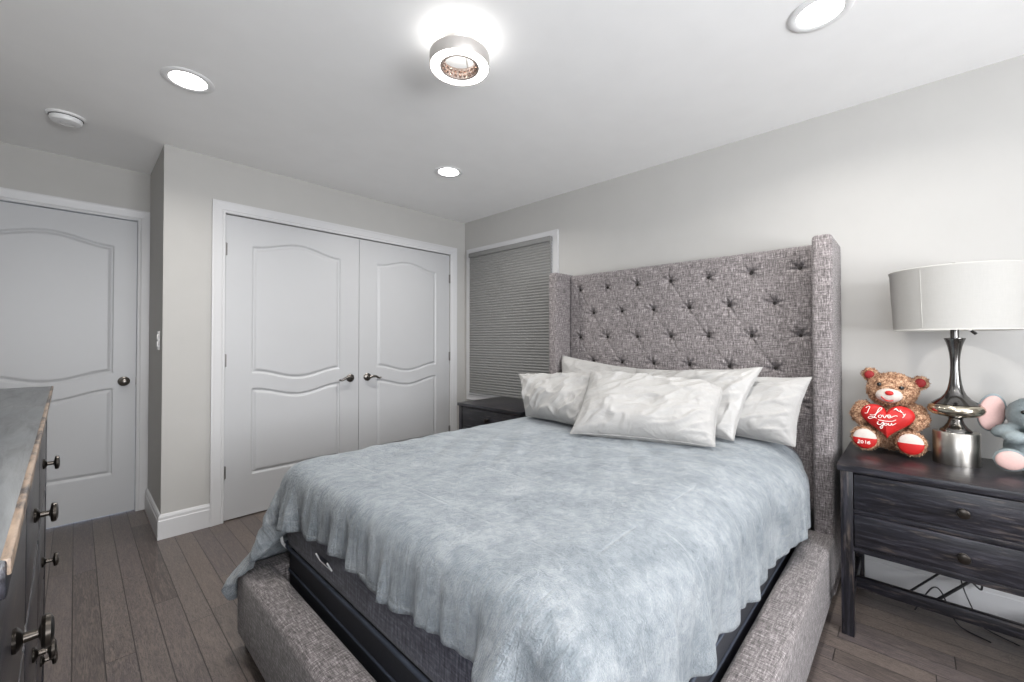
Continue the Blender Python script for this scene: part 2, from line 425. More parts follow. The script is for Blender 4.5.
# panel doors: two camber-topped raised panels with an ogee moulding, modelled as a relief
def door_leaf(name, W, y_front, x0, ml, mr, parent=None, step=.0055):
    z0, z1 = .008, DT
    pl, pr_ = ml, W-mr; cxp = (pl+pr_)/2; hw = (pr_-pl)/2
    def wave(x): t = max(-1, min(1, (x-cxp)/hw)); return .5+.5*math.cos(PI*t)
    pan = [(lambda x: .993-.058*wave(x), lambda x: 1.883+.058*wave(x)), (lambda x: .288, lambda x: .885-.056*wave(x))]
    def relief(x, z):
        best = -1
        for lo, hi in pan:
            d = min(x-pl, pr_-x, (z-lo(x))*.97, (hi(x)-z)*.97)
            best = max(best, d)
        d = best
        if d <= 0: return 0
        if d < .007: return -.0105*math.sin(d/.007*PI/2)
        if d < .012: return -.0105
        if d < .030: t = (d-.012)/.018; return -.0105+.0095*(t*t*(3-2*t))
        return -.001
    nx = int(W/step); nz = int((z1-z0)/step)
    xs = [W*i/nx for i in range(nx+1)]; zs = [z0+(z1-z0)*j/nz for j in range(nz+1)]
    for e in (0, .007, .012, .030):     # put grid lines on the moulding's edges
        for t in (pl+e, pr_-e):
            k = min(range(len(xs)), key=lambda i: abs(xs[i]-t)); xs[k] = t
    V = []; F = []
    for x in xs:
        for z in zs: V.append((x0+x, y_front-relief(x, z), z))
    m = len(zs)
    for i in range(len(xs)-1):
        for j in range(m-1):
            a = i*m+j; F.append((a, a+m, a+m+1, a+1))
    # sides and back
    n0 = len(V); th = .035
    V += [(x0, y_front+th, z0), (x0+W, y_front+th, z0), (x0+W, y_front+th, z1), (x0, y_front+th, z1)]
    A, B, D, E_ = n0, n0+1, n0+2, n0+3
    F.append((A, E_, D, B))
    F.append(tuple([A]+[j for j in range(0, m)]+[E_]))
    F.append(tuple([D]+[(len(xs)-1)*m+j for j in range(m-1, -1, -1)]+[B]))
    F.append(tuple([B]+[i*m for i in range(len(xs)-1, -1, -1)]+[A]))
    F.append(tuple([E_]+[i*m+m-1 for i in range(len(xs))]+[D]))
    me = bpy.data.meshes.new(name); me.from_pydata(V, [], F); me.update()
    o = link(name, me, M['door'], parent, auto=60)
    o['kind'] = 'structure'; return o
cw = (CX1-CX0-.010)/2
d2 = door_leaf('door_2', cw-.001, YC+.004, CX0+.003, .160, .157)
d3 = door_leaf('door_3', cw-.001, YC+.004, CX0+.003+cw+.003, .157, .160)
d1 = door_leaf('door_1', AX1-AX0-.006, YA+.004, AX0+.003, .118, .118)
# dark interior behind the closet doors
def hinge(parent, x, y, z):
    bm = bmesh.new(); lathe(bm, [(0, -.046), (.0035, -.045), (.0062, -.040), (.0062, .040), (.0035, .045), (0, .046)], (x, y, z), 12)
    box(bm, x-.012, x+.012, y+.004, y+.0065, z-.042, z+.042)
    return link('hinge', bm, M['hinge'], parent)
for z in (1.84, 1.085, .33):
    hinge(d2, CX0+.001, YC-.004, z)
for z in (1.84, 1.065, .33): hinge(d3, CX1-.001, YC-.004, z)
def lever(parent, x, y, z, s):      # s: the side the arm points to
    bm = bmesh.new()
    lathe(bm, [(0, 0), (.033, 0), (.033, -.005), (.028, -.010), (.012, -.014), (.0105, -.040), (.013, -.046), (0, -.048)], (x, y, z), 32, axis='Y')
    pts = smooth_path([(x, y-.042, z), (x+s*.03, y-.046, z+.006), (x+s*.055, y-.048, z+.005), (x+s*.075, y-.046, z-.006), (x+s*.092, y-.044, z-.012), (x+s*.106, y-.044, z-.006)], 6)
    tube(bm, pts, [.0105*(1-.35*i/len(pts)) for i in range(len(pts))], 12)
    return link('door_handle', bm, M['aged_nickel'], parent)
lever(d2, 1.568, YC+.004, .912, -1); lever(d3, 1.717, YC+.004, .912, 1)
bm = bmesh.new()
lathe(bm, [(0, 0), (.033, 0), (.033, -.005), (.027, -.009), (.012, -.013), (.011, -.030), (.020, -.036), (.027, -.046), (.027, -.056), (.019, -.064), (0, -.067)], (.239, YA+.004, .932), 32, axis='Y')
o = link('door_knob', bm, M['aged_nickel'], d1)
o = link('latch', bx(AX1-.004, AX1+.006, YA-.006, YA+.001, .905, .96, bev=.001), M['hinge'], d1)

# window behind the shade
fr = bmesh.new()
for (a0, a1, c0, c1) in ((WY0, WY0+.05, WZ0, WZ1), (WY1-.05, WY1, WZ0, WZ1), (WY0+.05, WY1-.05, WZ0, WZ0+.05), (WY0+.05, WY1-.05, WZ1-.05, WZ1), (WY0+.05, WY1-.05, 1.37, 1.41)):
    box(fr, XE+.06, XE+.10, a0, a1, c0, c1, bev=.003)
wo = struct('window_1', fr, M['trim'])
o = link('pane', bx(XE+.076, XE+.082, WY0+.045, WY1-.045, WZ0+.045, WZ1-.045), M['glass'], wo, smooth=False)
o = link('window_sill', bx(XE-.035, XE+.06, WY0-.03, WY1+.03, .682, .702, bev=.004), M['trim'], wo)
for nm, mk in (('added_window_south', lambda a0, a1, c0, c1, d0, d1: (a0, a1, YS-.08+d0, YS-.08+d1, c0, c1)), ('added_window_west', None)):  # unseen windows, added to go with the fill lights
    f2 = bmesh.new(); lo, hi = (-.5, 1.5) if mk else (-.97, .13)
    m2 = mk or (lambda a0, a1, c0, c1, d0, d1: (XW-.08+d0, XW-.08+d1, a0, a1, c0, c1))
    for (a0, a1, c0, c1) in ((lo, lo+.04, .8, 2.05), (hi-.04, hi, .8, 2.05), (lo+.04, hi-.04, .8, .84), (lo+.04, hi-.04, 2.01, 2.05), (lo+.04, hi-.04, 1.41, 1.44)):
        box(f2, *m2(a0, a1, c0, c1, 0, .04))
    struct(nm, f2, M['trim'], smooth=False)

# pleated cellular shade hanging in front of the casing
sh = empty('cellular_shade', (2.752, 2.735, 2.10), label='grey pleated cellular shade pulled down over the window beside the bed', cat='window shade')
Y0, Y1 = -.546, .492
bm = bmesh.new(); n = 54; zt, zb = -.045, -1.378; pts = []
for k in range(n*2+1):
    z = zt+(zb-zt)*k/(2*n); pts.append((-.0065 if k % 2 else 0.0, z))
front = [[bm.verts.new((x-.003, y, z)) for x, z in pts] for y in (Y0, Y1)]
back = [[bm.verts.new((-x+.010, y, z)) for x, z in pts] for y in (Y0, Y1)]
for s_ in (front, back):
    for k in range(len(pts)-1): bm.faces.new((s_[0][k], s_[1][k], s_[1][k+1], s_[0][k+1]))
for e in (0, 1):
    for k in range(len(pts)-1): bm.faces.new((front[e][k], front[e][k+1], back[e][k+1], back[e][k]))
link('pleats', bm, M['cell'], sh, smooth=False)
link('headrail', bx(-.020, .014, Y0-.008, Y1+.006, -.045, 0, bev=.006), M['cell'], sh)
link('bottom_rail', bx(-.012, .014, Y0, Y1, -1.400, -1.378, bev=.004), M['cell'], sh)

# light switch on the alcove's side wall
sw = empty('light_switch', (XC, 3.505, 1.22), label='white double rocker light switch on the shaded alcove side wall', cat='light switch')
link('wall_plate', bx(-.006, 0, -.036, .036, -.060, .060, bev=.002), M['plastic'], sw)
for dz in (-.022, .022): link('rocker', bx(-.011, -.005, -.014, .014, dz-.017, dz+.017, bev=.002), M['plastic'], sw)

# ------------------------------------------------------------------ ceiling fixtures
def downlight(x, y, label, group='recessed ceiling lights'):
    t = empty('recessed_light', (x, y, H), label=label, cat='ceiling light', group=group)
    bm = lathe_open([(.072, -.0005), (.100, -.0005), (.101, -.003), (.097, -.006), (.080, -.007), (.072, -.004)])
    link('trim_ring', bm, M['plastic'], t)
    link('lens', lathe(bmesh.new(), [(0, -.0035), (.0725, -.0035), (.0725, -.001), (0, -.001)], n=48), M['lens_light'], t)
    l = bpy.data.lights.new('lamp', 'AREA'); l.shape = 'DISK'; l.size = .14; l.energy = DL; l.color = (1, .965, .92); l.spread = R(150)
    o = bpy.data.objects.new('downlight_lamp', l); o.location = (0, 0, -.009); o.parent = t; C.objects.link(o)
DL = 10
downlight(.355, 2.444, 'round recessed ceiling light beside the smoke detector, above the left floor')
downlight(1.851, 2.411, 'small looking round recessed ceiling light nearest the window corner')
downlight(1.901, .238, 'round recessed ceiling light above the right nightstand side, cut by the picture top')
downlight(.355, .238, 'round recessed ceiling light overhead, outside the picture')

t = empty('smoke_detector', (-.045, 3.32, H), label='white round smoke detector on the ceiling near the alcove door', cat='smoke detector')
link('mount_plate', lathe(bmesh.new(), [(0, 0), (.078, 0), (.078, -.008), (.074, -.011), (0, -.011)]), M['plastic'], t)
link('body', lathe(bmesh.new(), [(0, -.011), (.064, -.013), (.066, -.024), (.060, -.036), (.045, -.041), (.030, -.041), (.028, -.038), (.024, -.038), (.022, -.041), (0, -.042)]), M['plastic'], t)
link('vent_gap', lathe(bmesh.new(), [(0, -.0095), (.068, -.0105), (.068, -.0135), (0, -.0145)]), M['dark_plastic'], t)

t = empty('ring_ceiling_light', (1.065, 1.316, H), label='small round ring ceiling light with glowing diffuser and crystal centre', cat='ceiling light')
link('canopy', lathe(bmesh.new(), [(0, 0), (.062, 0), (.062, -.022), (.056, -.030), (0, -.030)]), M['ringband'], t)
link('housing', lathe_open([(.120, -.072), (.120, -.118), (.1185, -.120), (.116, -.118), (.116, -.074), (.080, -.074), (.080, -.118), (.078, -.120), (.076, -.118), (.076, -.072)]), M['ringband'], t)
link('diffuser', lathe_open([(.081, -.113), (.1155, -.113), (.1155, -.117), (.081, -.117)]), M['ring_light'], t)
link('upper_diffuser', lathe_open([(.082, -.068), (.114, -.068), (.114, -.0715), (.082, -.0715)]), M['ring_up'], t)
for k in range(3):
    a = 2*PI*k/3+.4; link('bracket', tube(bmesh.new(), [(.05*math.cos(a), .05*math.sin(a), -.026), (.078*math.cos(a), .078*math.sin(a), -.080)], .0035, 8), M['ringband'], t)
bm = lathe_open([(.0755, -.118), (.0755, -.076), (.070, -.074), (.068, -.097), (.070, -.118)])
for k in range(22):
    a = 2*PI*k/22
    for z in (-.087, -.106):
        q = bmesh.new(); bmesh.ops.create_icosphere(q, subdivisions=1, radius=.0078)
        for v in q.verts: v.co += Vector((.066*math.cos(a), .066*math.sin(a), z))
        merge(bm, q)
link('crystal_band', bm, M['crystal'], t, smooth=False)

# ------------------------------------------------------------------ furniture in distressed black wood
def knob_mesh(s=1.0):
    bm = lathe(bmesh.new(), [(0, 0), (.013*s, 0), (.0135*s, -.003*s), (.010*s, -.006*s), (.0055*s, -.008*s), (.0048*s, -.019*s), (.009*s, -.0205*s), (.0165*s, -.0215*s), (.0180*s, -.0245*s), (.0170*s, -.0285*s), (.011*s, -.031*s), (0, -.0315*s)], n=28, axis='X')
    return bm
def leg_bm(x0, x1, y0, y1, z1, taper=.006):
    bm = bx(x0, x1, y0, y1, 0, z1, bev=.002)
    cx, cy = (x0+x1)/2, (y0+y1)/2
    for v in bm.verts:
        if v.co.z < .05: v.co.x += (cx-v.co.x)*taper*20*.1; v.co.y += (cy-v.co.y)*taper*20*.1
    return bm
def chest(name, loc, rz, W, D, Ht, rows, cols, carc_z, stretcher, top_mat, cat, label, group=None, knob_s=1.0, over=.012, lw=.042, knobz=0):
    t = empty(name, loc, rz, label=label, cat=cat, group=group)
    hx, hy = D/2, W/2
    tb = bx(-hx-over, hx, -hy-over, hy+over, Ht-.026, Ht, bev=.0025); top = link('top', tb, top_mat, t)
    top.data.materials.append(M['wood_y'])
    for f in top.data.polygons: f.material_index = 0 if f.normal.z > .7 else 1
    for sx in (-1, 1):
        for sy in (-1, 1):
            x0 = -hx if sx < 0 else hx-lw; y0 = -hy if sy < 0 else hy-lw
            link('leg', leg_bm(x0, x0+lw, y0, y0+lw, Ht-.026), M['wood_z'], t)
    cb = bmesh.new(); zb = carc_z
    for sy in (-1, 1): box(cb, -hx+lw, hx-lw, sy*(hy-.012)-.009, sy*(hy-.012)+.009, zb, Ht-.026)
    box(cb, hx-.018, hx-.006, -hy+lw, hy-lw, zb, Ht-.026)
    # face frame rails
    edges = [Ht-.026] + [v for r in rows for v in r[::-1]] + [zb]
    for k in range(0, len(edges), 2):
        if edges[k]-edges[k+1] > .001: box(cb, -hx+.006, -hx+.024, -hy+lw, hy-lw, edges[k+1], edges[k], bev=.001)
    box(cb, -hx+.024, hx-.018, -hy+.02, hy-.02, zb, zb+.010)
    iw = (W-2*lw)/cols
    for c_ in range(1, cols):
        yc = -hy+lw+iw*c_; box(cb, -hx+.006, -hx+.024, yc-.012, yc+.012, zb, Ht-.026, bev=.001)
    link('carcass', cb, M['wood_y'], t)
    for (z0, z1) in rows:
        for c_ in range(cols):
            y0 = -hy+lw+iw*c_+(.013 if c_ else .002); y1 = -hy+lw+iw*(c_+1)-(.013 if c_ < cols-1 else .002)
            db = bx(-hx+.002, -hx+.020, y0, y1, z0+.0015, z1-.0015, bev=.003, seg=2)
            box(db, -hx+.020, hx-.06, y0+.01, y1-.01, z0+.01, z1-.02)
            dr = link('drawer', db, M['wood_y'], t)
            kb = knob_mesh(knob_s)
            for v in kb.verts: v.co += Vector((-hx+.002, (y0+y1)/2, (z0+z1)/2+knobz))
            link('knob', kb, M['black_metal'], dr)
    if stretcher:
        sb = bmesh.new(); z0, z1 = stretcher
        for sy in (-1, 1): box(sb, -hx+lw, hx-lw, sy*(hy-lw/2)-.010, sy*(hy-lw/2)+.010, z0, z1, bev=.0015)
        box(sb, -.014, .014, -hy+lw/2+.01, hy-lw/2-.01, z0, z1, bev=.0015)
        link('stretcher', sb, M['wood_y'], t)
    return t
NR = [(.5250, .6700), (.3700, .5070)]
NR = [(.527, .672), (.372, .507)]
chest('nightstand', (2.482, -.128, 0), 0, .70, .535, .705, NR, 1, .350, (.092, .143), M['wood_y'], 'nightstand',
      'distressed black two-drawer nightstand carrying the table lamp and plush toys', 'black nightstands', 1.0, .010)
chest('nightstand', (2.482, 2.39, 0), 0, .70, .535, .705, NR, 1, .350, (.092, .143), M['wood_y'], 'nightstand',
      'black nightstand under the window, half hidden behind the far side of the bed', 'black nightstands', 1.0, .010)
DRW = [(.785, 1.020), (.520, .765), (.262, .500)]
dz = chest('dresser', (-.299, 1.192, 0), PI+R(.72), 1.520, .500, 1.075, DRW, 3, .235, None, M['dresser_top'], 'dresser',
      'tall dark dresser with worn edges and round knobs along the left edge', None, 1.0, .010, .045, -.014)
# worn strip along the top's front edge
for ch in dz.children:
    if ch.name.startswith('top'):
        tp = ch
eb = bx(-.2618, -.2565, -.768, .768, 1.064, 1.0754, bev=.0012)
link('worn_edge', eb, M['worn_edge'], tp)

# power cables and metal bars behind the right nightstand
def cable(pts, r, label, name='cable', mat=None, cat='cable', group=None):
    bm = tube(bmesh.new(), smooth_path(pts, 8), r, 8); o = link(name, bm, mat or M['dark_plastic']); tag(o, label, cat, group); return o
t = tag(link('bent_metal_bar', tube(tube(tube(bmesh.new(), [(2.503, .020, .128), (2.765, -.102, .168)], .0045, 8), [(2.504, -.060, .122), (2.735, -.180, .160)], .006, 8),
        smooth_path([(2.735, -.180, .158), (2.738, -.195, .142), (2.738, -.208, .131), (2.738, -.212, .142), (2.738, -.212, .158)], 4), .004, 8), M['dark_plastic']),
        'black bent metal bars leaning behind the low stretcher of the right nightstand', 'metal bar')
cable([(2.62, .0, .006), (2.64, -.03, .07), (2.66, -.06, .115), (2.66, -.085, .105), (2.62, -.11, .05), (2.60, -.14, .006), (2.55, -.22, .006)], .0028,
      'thin black power cable arching off the floor behind the right nightstand stretcher')
cable([(2.735, -.150, .150), (2.74, -.155, .125), (2.735, -.165, .09), (2.70, -.19, .03), (2.66, -.21, .006), (2.60, -.30, .006)], .0025,
      'thin black cable hanging down beside the bent bar under the right nightstand')

# ------------------------------------------------------------------ bed
BL = Vector((1.60, 1.108, 0))
bed = empty('bed', BL, label='queen bed frame upholstered in heathered grey linen with tufted wingback headboard', cat='bed')
def bed_part(name, bm, mat, parent=None, uv=True, **k):
    for v in bm.verts: v.co -= BL
    o = link(name, bm, mat, parent or bed, **k)
    if uv: box_uv(o.data)
    return o
WX = 2.42
bed_part('headboard_wing', bx(WX, 2.765, .265, .345, .03, 1.722, bev=.020, seg=4), M['linen'])
bed_part('headboard_wing', bx(WX, 2.765, 1.872, 1.952, .03, 1.722, bev=.020, seg=4), M['linen'])
bed_part('side_rail', bx(.50, WX+.02, .265, .380, .055, .318, bev=.022, seg=4), M['linen'])
bed_part('side_rail', bx(.50, WX+.02, 1.837, 1.952, .055, .318, bev=.022, seg=4), M['linen'])
bed_part('foot_rail', bx(.450, .566, .262, 1.955, .055, .320, bev=.024, seg=4), M['linen'])
for x, y in ((.50, .31), (.50, 1.905), (1.5, .33), (1.5, 1.885)):
    bed_part('leg', bx(x-.025, x+.025, y-.025, y+.025, 0, .06, bev=.003), M['dark_plastic'], uv=False)
# tufted panel
btn = []
for z, y0, n_ in ((1.597, .420, 7), (1.422, .534, 6), (1.246, .420, 7), (1.071, .534, 6)):
    for k in range(n_): btn.append((y0+.2287*k, z))
ghost = btn + [(.420+.2287*k, .896) for k in range(7)]
segs = []
for (y, z) in btn:
    for dy, a in ((-.1144, .0040), (.1144, .0003)):
        for (y2, z2) in ghost:
            if abs(y2-y-dy) < .01 and abs(z-z2-.176) < .01: segs.append((y, z, y2, z2, a))
for k in range(7): segs.append((.420+.2287*k, 1.597, .420+.2287*k+.004, 1.72, .0022))
def panel():
    ys = np.arange(.343, 1.8741, .0058); zs = np.arange(.36, 1.7121, .0058)
    Y, Z = np.meshgrid(ys, zs, indexing='ij'); D = np.zeros_like(Y)
    for (y, z) in ghost:
        r = np.hypot(Y-y, Z-z); th = np.arctan2(Z-z, Y-y)
        D += .026*np.exp(-(r/.017)**2)+.013*np.exp(-(r/.036)**2)
        D += .0062*np.cos(th*7+y*20+z*31)*np.exp(-((r-.030)/.018)**2)+.0035*(np.exp(-(th/.16)**2)+np.exp(-((np.abs(th)-PI)/.16)**2)+np.exp(-((th-PI/2)/.16)**2)+np.exp(-((th+PI/2)/.16)**2))*np.exp(-((r-.035)/.028)**2)
    for (ya, za, yb, zb_, a) in segs:
        dy, dz_ = yb-ya, zb_-za; L2 = dy*dy+dz_*dz_
        tt = np.clip(((Y-ya)*dy+(Z-za)*dz_)/L2, 0, 1); r = np.hypot(Y-ya-tt*dy, Z-za-tt*dz_)
        fade = .15+.85*np.exp(-((tt-.42)/.30)**2)
        D += fade*(a*np.exp(-(r/.0050)**2)+a*.25*np.exp(-(r/.018)**2))
    e = np.clip((Z-1.680)/.030, 0, 1); D += .030*(1-np.sqrt(np.clip(1-e*e, 0, 1)))
    for edge, s_ in ((.345, 1), (1.872, -1)):
        q = np.clip(1-(Y-edge)*s_/.018, 0, 1); D += .010*q*q
    V = [(2.580+D[i, j]-BL.x, ys[i]-BL.y, zs[j]) for i in range(len(ys)) for j in range(len(zs))]
    m = len(zs); F = [(i*m+j, i*m+j+1, (i+1)*m+j+1, (i+1)*m+j) for i in range(len(ys)-1) for j in range(m-1)]
    n0 = len(V)
    for i in range(len(ys)): V.append((2.70-BL.x, ys[i]-BL.y, zs[-1]+.001)); V.append((2.70-BL.x, ys[i]-BL.y, zs[0]))
    for i in range(len(ys)-1):
        a = n0+2*i; F.append((i*m+m-1, a, a+2, (i+1)*m+m-1)); F.append((a, a+1, a+3, a+2))
    me = bpy.data.meshes.new('headboard'); me.from_pydata(V, [], F); me.update()
    uv = me.uv_layers.new(name='UVMap')
    for p in me.polygons:
        for li in p.loop_indices:
            c = me.vertices[me.loops[li].vertex_index].co; uv.data[li].uv = (c.y, c.z if p.index < (len(ys)-1)*(m-1) else c.z+c.x)
    return link('headboard', me, M['linen'], bed, auto=70)
hb = panel()
bb = lathe(bmesh.new(), [(0, -.0055), (.004, -.005), (.0080, -.0025), (.0088, .001), (.0075, .004), (0, .005)], n=16, axis='X')
bme = bpy.data.meshes.new('button'); bb.to_mesh(bme); bb.free(); bme.materials.append(M['button']); bme.shade_smooth()
for (y, z) in btn:
    o = bpy.data.objects.new('button', bme); C.objects.link(o); o.parent = hb; o.location = (2.610-BL.x, y-BL.y, z)

def rounded_loop(x0, x1, y0, y1, r, z, n=6):
    out = []
    for cx, cy, a0 in ((x1-r, y1-r, 0), (x0+r, y1-r, 90), (x0+r, y0+r, 180), (x1-r, y0+r, 270)):
        for k in range(n+1):
            a = R(a0+90*k/n); out.append((cx+r*math.cos(a), cy+r*math.sin(a), z))
    out.append(out[0]); return out
bs = link('box_spring', bx(.602, 2.56, .402, 1.828, .055, .386, bev=.018, seg=3), M['black_fabric'])
tag(bs, 'black low box foundation filling the bed frame under the mattress', 'bed base')
link('piping', tube(bmesh.new(), rounded_loop(.604, 2.56, .402, 1.828, .02, .372), .0045, 8), M['piping'], bs)
link('piping', tube(bmesh.new(), rounded_loop(.600, 2.56, .400, 1.830, .02, .300), .0040, 8), M['piping'], bs)
mb = bx(.585, 2.56, .400, 1.830, .388, .712, bev=.045, seg=4)
for yy in (.43, .46, .49, .52, .55, .58):
    bmesh.ops.bisect_plane(mb, geom=mb.verts[:]+mb.edges[:]+mb.faces[:], plane_co=(0, yy, 0), plane_no=(0, 1, 0))
for v in mb.verts:
    if v.co.z > .55: v.co.z -= .062*max(0, min(1, (.60-v.co.y)/.19))**2
mt = link('mattress', mb, M['charcoal']); box_uv(mt.data)
tag(mt, 'thick charcoal grey mattress showing under the edge of the blue-grey blanket', 'mattress')
link('piping', tube(bmesh.new(), rounded_loop(.582, 2.562, .397, 1.833, .03, .408), .0055, 8), M['piping'], mt)
o = link('retaining_strap', tube(bmesh.new(), smooth_path([(.582, 1.812, .52), (.574, 1.822, .47), (.574, 1.818, .42), (.582, 1.79, .405)], 6), .0055, 8), M['plastic'], mt); o['label'] = 'pale retaining strap at the mattress corner'
lb = bmesh.new(); box(lb, -.0012, .0012, -.045, .045, -.022, .022, bev=.0005)
for v in lb.verts: v.co = Vector((.570+v.co.z*-.4, 1.400+v.co.y, .492+v.co.z))
o = link('care_tag', lb, M['piping'], mt)
lb2 = tube(bmesh.new(), [(.560, 1.445, .508), (.575, 1.445, .478), (.575, 1.355, .478), (.560, 1.355, .508)], .0026, 6)
o2 = link('tag_border', lb2, M['plastic'], mt)

def drape():
    # position-based cloth: a flat sheet laid over the mattress and let fall round it and over the rails
    st = .02; X0, X1, Y0, Y1 = .445, 2.405, .192, 2.170
    nx = int((X1-X0)/st)+1; ny = int((Y1-Y0)/st)+1
    I, J = np.meshgrid(np.arange(nx), np.arange(ny), indexing='ij')
    x = X0+(X1-X0)*I/(nx-1); y = Y0+(Y1-Y0)*J/(ny-1)
    t = np.clip(1-I/(nx*.30), 0, 1); yc = y.copy()
    x = x-t*(.125*np.clip((yc-1.50)/.60, 0, 1)**1.3-.010*np.sin(yc*11)-.012*np.clip((1.2-yc)/.8, 0, 1))
    # a longer drop on the right towards the head, and a fuller drop on the left
    tr = np.clip(1-J/(ny*.25), 0, 1); y = y-tr*(.055*np.clip((x-.9)/1.3, 0, 1)+.008*np.sin(x*9))
    U, V_ = x.copy(), y.copy()
    rs = np.random.RandomState(4)
    z = .745+.004*rs.rand(nx, ny)
    for k in range(16):
        a, b_, ph = rs.uniform(-16, 16), rs.uniform(-16, 16), rs.uniform(0, 6.28)
        z += .0016*np.sin(a*x+b_*y+ph)
    P = np.stack([x, y, z], -1); Q = P.copy()
    R0 = np.stack([U, V_], -1)
    # fullness: the cloth is a little larger than the bed, most of all along the foot and right hems
    full = 1.010+.075*np.clip(1-I/16, 0, 1)**.8; fullx = 1.008+.055*np.clip(1-J/18, 0, 1)
    cons = []
    def add(di, dj, k, scale):
        A = R0[:nx-di, :ny-dj] if dj >= 0 else R0[:nx-di, -dj:]
        B = R0[di:, dj:] if dj >= 0 else R0[di:, :ny+dj]
        L = np.linalg.norm(B-A, axis=-1)
        sc = scale[:nx-di, :ny-dj] if dj >= 0 else scale[:nx-di, -dj:]
        cons.append((di, dj, L*sc, k))
    one = np.ones((nx, ny))
    add(1, 0, 1, fullx); add(0, 1, 1, full); add(1, 1, .35, one*1.01); add(1, -1, .35, one*1.01)
    add(2, 0, .10, fullx); add(0, 2, .10, full); add(4, 0, .03, fullx); add(0, 4, .02, full)
    pin = (I >= nx-2) & (y > .55) & (y < 1.75); W_ = np.where(pin, 0., 1.)
    boxes = [((.582, .400, .30), (2.60, 1.830, .716), .040), ((.450, .262, .055), (.566, 1.955, .320), .022),
             ((.50, .265, .055), (2.44, .380, .318), .022), ((.50, 1.837, .055), (2.44, 1.952, .318), .022), ((2.42, .265, .03), (2.8, .345, 1.7), .02)]
    th = .009
    def collide(P, Q):
        for lo, hi, r in boxes:
            c = (np.array(lo)+np.array(hi))/2; h = (np.array(hi)-np.array(lo))/2-r
            d = P-c
            if hi[2] == .716: d[..., 2] += .062*np.clip((.60-P[..., 1])/.19, 0, 1)**2*(P[..., 2] > .55)
            q = np.abs(d)-h; qo = np.maximum(q, 0); lo_ = np.linalg.norm(qo, axis=-1)
            inside = np.minimum(q.max(-1), 0); sd = lo_+inside-r
            hit = sd < th
            if not hit.any(): continue
            n = qo/np.maximum(lo_, 1e-9)[..., None]
            ax = q.argmax(-1); n_in = np.eye(3)[ax]; n = np.where((lo_ > 1e-9)[..., None], n, n_in)*np.sign(d)
            push = np.where(hit, th-sd, 0)[..., None]*n
            P += push
            mv = P-Q; tan = mv-(mv*n).sum(-1, keepdims=True)*n
            P -= np.where(hit[..., None], tan*.75, 0)
        e = (P-np.array((2.12, .455, .555)))/np.array((.36, .112, .120)); r = np.linalg.norm(e, axis=-1)     # bunched sheet at the head end
        k = np.where(r < 1, 1/np.maximum(r, .2), 1)[..., None]; P[:] = np.array((2.12, .455, .555))+(P-np.array((2.12, .455, .555)))*k
        P[..., 2] = np.maximum(P[..., 2], .012)
        return P
    for step in range(230):
        vel = (P-Q)*(.965 if step < 150 else .90); Q = P.copy(); P = P+(vel+np.array((0, 0, -9.8*.0115**2*.55)))*W_[..., None]
        for it in range(7):
            for di, dj, L, k in cons:
                for par in (0, 1):
                    m = max(di, abs(dj))
                    if dj >= 0: A = P[:nx-di, :ny-dj]; B = P[di:, dj:]; wa = W_[:nx-di, :ny-dj]; wb_ = W_[di:, dj:]; ii = I[:nx-di, :ny-dj]; jj = J[:nx-di, :ny-dj]
                    else: A = P[:nx-di, -dj:]; B = P[di:, :ny+dj]; wa = W_[:nx-di, -dj:]; wb_ = W_[di:, :ny+dj]; ii = I[:nx-di, -dj:]; jj = J[:nx-di, -dj:]
                    msk = (((ii//m) % 2) == par) if di else (((jj//m) % 2) == par)
                    D = B-A; l = np.linalg.norm(D, axis=-1); ws = wa+wb_+1e-9
                    cor = (k*msk*(l-L)/np.maximum(l, 1e-9)/ws)[..., None]*D
                    A += cor*wa[..., None]; B -= cor*wb_[..., None]
        P = collide(P, Q)
    # soft gathers in the hanging cloth
    def blur(a):
        b = a.copy(); b[1:-1] = (a[:-2]+a[1:-1]*2+a[2:])/4; c = b.copy(); c[:, 1:-1] = (b[:, :-2]+b[:, 1:-1]*2+b[:, 2:])/4; return c
    for _ in range(1): P[..., :] = blur(P)
    du = np.gradient(P, axis=0); dv = np.gradient(P, axis=1); nn = np.cross(du, dv); nn /= np.linalg.norm(nn, axis=-1)[..., None]+1e-9
    wgt = np.clip((.700-P[..., 2])/.13, 0, 1)
    s_ = np.where(np.abs(nn[..., 0]) > np.abs(nn[..., 1]), V_, U*1.0)
    def fold(q, dr):
        v = np.zeros_like(q)
        for k, (f, a, ph, sl) in enumerate(((71, .8, .3, 9), (113, .8, 2.1, -14), (157, .6, 4.0, 6), (41, .7, 1.2, -5))): v += a*np.sin(f*q+ph+sl*dr+1.3*np.sin(q*13+k))
        return v
    foot = np.clip(np.abs(nn[..., 0])*2-.6, 0, 1); sidew = np.clip(np.abs(nn[..., 1])*2-.6, 0, 1)
    f1 = fold(V_, P[..., 2]); f2 = fold(U*.62, P[..., 2])
    amp = wgt*(foot*.0110*f1+sidew*.0052*f2)
    P += nn*(amp+.006*wgt*(foot+sidew))[..., None]
    # faint ripples where the spread has been pulled about on top
    top = 1-wgt; rip = 0
    for a, b_, ph, k in ((55, 18, .2, .0016), (-38, 60, 1.7, .0012), (24, -33, 3.1, .0018), (90, 35, 4.2, .0006)):
        rip = rip+k*np.sin(a*U+b_*V_+ph+1.5*np.sin(5*U-7*V_+ph))
    P[..., 2] += top*(rip*np.clip(.45+.9*np.sin(3.1*U+2.2*V_+.6), .1, 1.2)+.003)
    return P, U, V_
cl, UU, VV = drape(); CNX, CNY = UU.shape
V = [tuple(v) for v in cl.reshape(-1, 3)]
F = [(i*CNY+j, (i+1)*CNY+j, (i+1)*CNY+j+1, i*CNY+j+1) for i in range(CNX-1) for j in range(CNY-1)]
